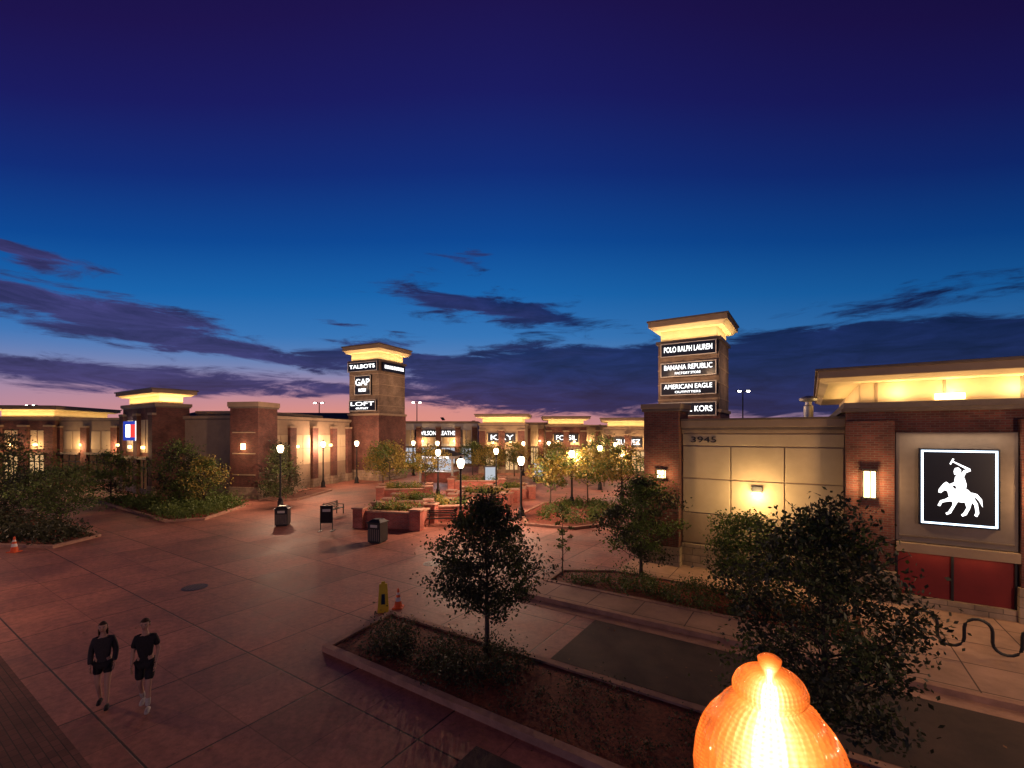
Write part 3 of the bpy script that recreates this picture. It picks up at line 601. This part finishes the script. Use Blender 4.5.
# ------------------------------------------------------------------ plaza furniture
def planter(x,y,rot,w,d,h=.75,seed=0,mat='leafg'):
    g=grp('brick_planter',(x,y,0),rot); b=MB(); t=.35
    for a in ((0,w,0,t),(0,w,d-t,d),(0,t,t,d-t),(w-t,w,t,d-t)): b.box(*a,0,h,'brickp'); 
    b.box(-.06,w+.06,-.06,t+.04,h,h+.1,'kerb'); b.box(-.06,w+.06,d-t-.04,d+.06,h,h+.1,'kerb'); b.box(-.06,t+.04,t+.04,d-t-.04,h,h+.1,'kerb'); b.box(w-t-.04,w+.06,t+.04,d-t-.04,h,h+.1,'kerb')
    for cx in (0,w):
        for cy in (0,d): b.box(cx-.32,cx+.32,cy-.32,cy+.32,0,h+.22,'brickp'); b.box(cx-.38,cx+.38,cy-.38,cy+.38,h+.22,h+.32,'kerb')
    b.box(t,w-t,t,d-t,0,h-.08,'mulch'); b.build('brick_walls',g,bevel=.015)
    rg=np.random.default_rng(seed); q=MB()
    for i in range(int(w*d*1.2)+3):
        cx=rg.uniform(t+.2,w-t-.2); cy=rg.uniform(t+.2,d-t-.2); q.leaves(rg.normal(size=(110,3))*[.25,.25,.18]+[cx,cy,h+.2],.13,rg,mat if i%3 else 'leafy')
    q.build('planting',g)
planter(-9.0,27.0,math.radians(-12),3.6,2.2,.9,1); planter(-5.2,28.6,math.radians(12),2.8,1.8,.9,2); planter(-8.6,31.5,math.radians(0),4.2,2.4,.8,3)
planter(-4.8,36,math.radians(-20),4.5,2.4,.8,4); planter(-11,38,math.radians(10),4.0,2.2,.8,5); planter(-1.2,38,math.radians(20),3,2,.8,6); planter(-6,45,0,5,2.5,.8,7)
def bench(x,y,rot):
    g=grp('park_bench',(x,y,0),rot); b=MB()
    for i in range(5): b.box(0,1.8,.09*i,.09*i+.07,.43,.46,'dark')
    for i in range(4): b.box(0,1.8,.46+.015*i,.49+.015*i,.52+.1*i,.59+.1*i,'dark')
    for xx in (.1,1.66): b.box(xx,xx+.05,0,.05,0,.65,'dark'); b.box(xx,xx+.05,.5,.55,0,.92,'dark'); b.box(xx,xx+.05,.05,.5,.38,.43,'dark'); b.box(xx,xx+.05,0,.5,.65,.69,'dark')
    b.build('frame',g)
bench(-5.1,27.2,math.radians(5)); bench(-12,30,math.radians(80)); bench(-2.5,33,math.radians(-20))
def litter_bin(x,y,rot=0):
    g=grp('litter_bin',(x,y,0),rot); b=MB(); b.box(-.36,.36,-.36,.36,.06,1.0,'dark'); b.box(-.3,.3,-.3,.3,0,.06,'dark')
    for s in (-1,1):
        for k in range(6): b.box(-.3+k*.11,-.25+k*.11,s*.36-(.015 if s<0 else 0),s*.36+(.015 if s>0 else 0),.12,.72,'graypanel')
    b.box(-.2,.2,-.372,-.36,.8,.94,'lite'); b.box(-.4,.4,-.4,.4,1.0,1.06,'dark'); b.frus(-.36,.36,-.36,.36,1.06,-.2,.2,-.2,.2,1.2,'dark'); b.build('bin',g,bevel=.015)
litter_bin(-13.9,27.6,.2); litter_bin(-6.9,23.4,-.3)
g=grp('poster_stand',(-10.6,26.0,0),.1); b=MB()
for x in (-.35,.31): b.box(x,x+.04,-.02,.02,.03,1.45,'dark')
b.box(-.31,.31,-.02,.02,1.41,1.45,'dark'); b.box(-.31,.31,-.02,.02,.45,.49,'dark'); b.box(-.31,.31,-.006,.006,.49,1.41,'black'); b.box(-.22,.22,-.009,-.006,1.1,1.25,'lite'); b.box(-.42,-.25,-.28,.28,0,.03,'dark'); b.box(.25,.42,-.28,.28,0,.03,'dark'); b.build('frame',g)
g=grp('wet_floor_sign',(-4.06,14.35,0),.25); b=MB()
b.frus(-.17,.17,-.2,-.17,0,-.12,.12,-.03,-.0,.85,'yellow'); b.frus(-.17,.17,.17,.2,0,-.12,.12,.0,.03,.85,'yellow'); b.box(-.06,.06,-.02,.02,.85,.92,'yellow')
b.frus(-.06,.06,-.162,-.155,.25,-.05,.05,-.095,-.088,.55,'sgblack'); b.build('a_frame',g)
def cone(x,y,s=1):
    g=grp('traffic_cone',(x,y,0)); b=MB(); b.box(-.19*s,.19*s,-.19*s,.19*s,0,.04,'orange'); b.lathe([(.15*s,.04),(.11*s,.26*s)],18,'orange'); b.lathe([(.113*s,.26*s),(.085*s,.40*s)],18,'white'); b.lathe([(.082*s,.40*s),(.065*s,.5*s)],18,'orange'); b.lathe([(.066*s,.5*s),(.05*s,.58*s)],18,'white'); b.lathe([(.047*s,.58*s),(.03*s,.72*s),(.02*s,.73*s)],18,'orange'); b.build('cone',g,smooth=True)
cone(-3.65,14.6,.85); cone(-23.4,21.4,1.0)
g=grp('bike_rack',ST(2.2,15.7,.13),ANG); pts=[(0,0,0),(0,0,.35)]
for k in range(7):
    x=k*.5; up=(k%2==0)
    for a in np.linspace(0,math.pi,9): pts.append((x+.25-.25*math.cos(a),0,(.62+.25*math.sin(a)) if up else (.36-.25*math.sin(a))))
pts+=[(3.5,0,.35),(3.5,0,0)]
b=MB(); b.tube(pts,[.036]*len(pts),'dark',8); b.box(-.08,.08,-.08,.08,0,.015,'dark'); b.box(3.42,3.58,-.08,.08,0,.015,'dark'); b.build('tube',g,smooth=True)
g=grp('kiosk',(-10.6,52,0),math.radians(-10)); b=MB()
for x in (0,3.8):
    for y in (0,3): b.box(x,x+.2,y,y+.2,0,2.7,'lite')
b.box(.2,3.8,.3,2.9,0,1.1,'brickp'); b.box(.1,3.9,.2,3.0,1.1,1.2,'lite'); b.box(-.3,4.3,-.3,3.5,2.7,3.0,'lite'); b.frus(-.4,4.4,-.4,3.6,3.0,1.2,2.8,1.1,2.1,3.7,'roof'); b.box(.4,3.6,-.33,-.3,2.72,2.97,'ewhite')
b.box(.6,3.4,1.4,1.6,1.3,2.5,'ecool'); b.build('pavilion',g)
point(g,(2,.8,2.4),120,(.95,.9,1),.1)
for x,y in ((-2.2,46),(3.0,52)):
    g=grp('directory_sign',(x,y,0),.1); b=MB(); b.box(-.6,.6,-.12,.12,0,2.3,'dark'); b.box(-.5,.5,-.14,-.12,.6,2.15,'ecool'); b.build('panel',g)

# ------------------------------------------------------------------ people
def skinmesh(name,parent,V_,E_,mat,sub=2,root=0):
    bm=bmesh.new(); lay=bm.verts.layers.skin.verify(); vs=[]
    for i,(p,r) in enumerate(V_):
        v=bm.verts.new(p); r=r if isinstance(r,tuple) else (r,r); v[lay].radius=r; v[lay].use_root=(i==root); vs.append(v)
    for a,c in E_: bm.edges.new((vs[a],vs[c]))
    me=bpy.data.meshes.new(name); bm.to_mesh(me); bm.free(); me.materials.append(M[mat])
    o=bpy.data.objects.new(name,me); SC.collection.objects.link(o); o.parent=parent
    m=o.modifiers.new('s','SKIN'); m.use_smooth_shade=True; s=o.modifiers.new('ss','SUBSURF'); s.levels=sub; s.render_levels=sub
    return o
def person(name,x,y,rot,H,top,bottom,socks,stride,hairlong):
    k=H/1.75; g=grp(name,(x,y,.012),rot); g.scale=(k,k,k)
    s=stride
    J=dict(pel=(0,0,.95),sp=(0,.01,1.12),ch=(0,.0,1.3),nb=(0,.01,1.43),nk=(0,-.01,1.53),hd=(0,-.02,1.6),
      shL=(.15,.01,1.40),elL=(.20,.06*s,1.13),wrL=(.19,-.08*s-.05,.91),
      shR=(-.15,.01,1.40),elR=(-.20,-.02*s+.03,1.13),wrR=(-.185,-.16*s-.02,.92),
      hpL=(.085,0,.9),knL=(.085,-.2*s,.52),anL=(.08,-.24*s,.10),toL=(.095,-.24*s-.17,.04),
      hpR=(-.085,0,.9),knR=(-.085,-.02,.50),anR=(-.08,.26*s,.13),toR=(-.09,.26*s-.14,.035))
    R=dict(pel=(.125,.09),sp=(.105,.08),ch=(.13,.09),nb=(.075,.06),nk=.048,hd=.048,shL=.05,elL=.036,wrL=.025,shR=.05,elR=.036,wrR=.025,
      hpL=.08,knL=.05,anL=.034,toL=.03,hpR=.08,knR=.05,anR=.034,toR=.03)
    E=[('pel','sp'),('sp','ch'),('ch','nb'),('nb','nk'),('nk','hd'),('ch','shL'),('shL','elL'),('elL','wrL'),('ch','shR'),('shR','elR'),('elR','wrR'),
      ('pel','hpL'),('hpL','knL'),('knL','anL'),('pel','hpR'),('hpR','knR'),('knR','anR')]
    nm_=[m for m in J if m[:2]!='to']
    skinmesh('body',g,[(J[n],R[n]) for n in nm_],[(nm_.index(a),nm_.index(c)) for a,c in E],'skin')
    def sub(nm,keys,edges,grow,mat,extra={}):
        JJ={**J,**extra}; V_=[(JJ[q], tuple(a+grow for a in (R.get(q,.06) if isinstance(R.get(q,.06),tuple) else (R.get(q,.06),)*2))) for q in keys]
        skinmesh(nm,g,V_,[(keys.index(a),keys.index(c)) for a,c in edges],mat)
    mid=lambda a,c,f: tuple(Vector(J[a]).lerp(Vector(J[c]),f))
    ex=dict(slL=mid('shL','elL',.75) if not top[1] else mid('elL','wrL',.9), slR=mid('shR','elR',.75) if not top[1] else mid('elR','wrR',.9), hem=(0,0,.88))
    R['slL']=R['slR']=.045; R['hem']=(.135,.10)
    if top[1]:
        R['slL']=R['slR']=.03
        sub('jacket',['sp','hem','ch','nb','shL','elL','slL','shR','elR','slR'],[('sp','hem'),('sp','ch'),('ch','nb'),('ch','shL'),('shL','elL'),('elL','slL'),('ch','shR'),('shR','elR'),('elR','slR')],.018,top[0],ex)
    else: sub('shirt',['sp','hem','ch','nb','shL','slL','shR','slR'],[('sp','hem'),('sp','ch'),('ch','nb'),('ch','shL'),('shL','slL'),('ch','shR'),('shR','slR')],.016,top[0],ex)
    f=bottom[1]; ex2=dict(lgL=mid('hpL','knL',f),lgR=mid('hpR','knR',f)); R['lgL']=R['lgR']=.075
    sub('shorts',['pel','hpL','lgL','hpR','lgR'],[('pel','hpL'),('hpL','lgL'),('pel','hpR'),('hpR','lgR')],.012,bottom[0],ex2)
    for sd in 'LR':
        kn,an,to=J['kn'+sd],J['an'+sd],J['to'+sd]
        if socks: a=Vector(an).lerp(Vector(kn),.45); skinmesh('sock',g,[(tuple(a),.05),(tuple(Vector(an).lerp(Vector(kn),.2)),.046),(an,.042)],[(0,1),(1,2)],'sock')
        heel=(an[0],an[1]+.045,an[2]-.055); skinmesh('shoe',g,[(tuple(Vector(an)+Vector((0,0,-.035))),.045),(heel,.036),((to[0],to[1]+.06,to[2]+.015),(.045,.036)),(to,(.04,.026))],[(0,1),(0,2),(2,3)],'sock' if socks else 'black')
        w=Vector(J['wr'+sd]); sg=1 if sd=='L' else -1
        skinmesh('palm',g,[(tuple(w),.024),(tuple(w+Vector((0,-.012,-.05))),(.018,.034)),(tuple(w+Vector((0,-.015,-.085))),(.014,.034))],[(0,1),(1,2)],'skin',1)
        for q,(off,ln) in enumerate(((-.036,.07),(-.014,.08),(.01,.075),(.031,.058))):
            p0=w+Vector((0,off-.012,-.08)); p1=p0+Vector((-sg*.006,-.006,-ln*.5)); p2=p1+Vector((-sg*.02,-.008,-ln*.42)); skinmesh('finger_%d'%(q+1),g,[(tuple(p0),.0095),(tuple(p1),.0085),(tuple(p2),.007)],[(0,1),(1,2)],'skin',1)
        t0=w+Vector((0,-.035,-.035)); t1=t0+Vector((-sg*.008,-.03,-.03)); t2=t1+Vector((-sg*.008,-.006,-.03)); skinmesh('thumb',g,[(tuple(t0),.012),(tuple(t1),.0105),(tuple(t2),.008)],[(0,1),(1,2)],'skin',1)
    hb=MB(); n,mm=20,14; vs=[]; fs=[]
    for j in range(mm+1):
        ph=math.pi*j/mm
        for i in range(n):
            a=2*math.pi*i/n; x=.074*math.sin(ph)*math.cos(a); y_=.095*math.sin(ph)*math.sin(a); z_=.115*math.cos(ph)
            if z_<0: x*=1+z_*2.6; y_*=1+z_*1.6; y_-= -z_*.12
            if y_<0 and abs(x)<.03 and -.03<z_<.02: y_-=.006
            vs.append((x,y_-.02,z_+1.655))
    for j in range(mm):
        for i in range(n): q=(i+1)%n; fs.append((j*n+i,(j+1)*n+i,(j+1)*n+q,j*n+q))
    hb.add(vs,fs,'skin')
    hb.add([(-.014,-.112,1.635),(.014,-.112,1.635),(0,-.145,1.632),(0,-.113,1.67)],[(0,1,2),(0,2,3),(1,3,2)],'skin')
    for sx in (-1,1):
        hb.lathe([(.002,1.655),(.011,1.66),(.013,1.666),(.011,1.672),(.002,1.677)],8,'sock',c=(sx*.03,-.100)); hb.lathe([(.001,1.66),(.006,1.663),(.007,1.666),(.006,1.669),(.001,1.672)],8,'black',c=(sx*.03,-.109))
        hb.box(sx*.03-.016,sx*.03+.016,-.113,-.1,1.683,1.688,'hair'); hb.lathe([(.004,1.625),(.014,1.64),(.016,1.66),(.012,1.68),(.003,1.688)],8,'skin',c=(sx*.078,-.015))
    hb.box(-.022,.022,-.113,-.1,1.598,1.607,'lip'); hb.build('head',g,smooth=True)
    hv=[]; hf=[]; hm=MB()
    for j in range(9):
        ph=math.pi*.62*j/8
        for i in range(n):
            a=2*math.pi*i/n; front=math.sin(a)<-.25; p2=min(ph,1.05) if front else ph
            hv.append((.084*math.sin(p2)*math.cos(a), .106*math.sin(p2)*math.sin(a)-.012, 1.662+.122*math.cos(p2)-(0 if front or not hairlong else .14*(j/8)**2)))
    for j in range(8):
        for i in range(n): q=(i+1)%n; hf.append((j*n+i,(j+1)*n+i,(j+1)*n+q,j*n+q))
    hm.add(hv,hf,'hair'); hm.build('hair',g,smooth=True)
    return g
person('woman',-8.35,9.3,math.radians(30),1.72,('navy',True),('black',.55),False,.55,True)
person('man',-7.45,9.25,math.radians(24),1.80,('black',False),('black',.85),True,.7,False)

# ------------------------------------------------------------------ camera
cam=bpy.data.cameras.new('camera'); co=bpy.data.objects.new('camera',cam); SC.collection.objects.link(co); SC.camera=co
co.location=(0,0,5.6); co.rotation_euler=(math.pi/2,0,0); cam.sensor_width=36; cam.lens=16; cam.shift_y=49/1024; cam.clip_end=3000; cam.clip_start=.05
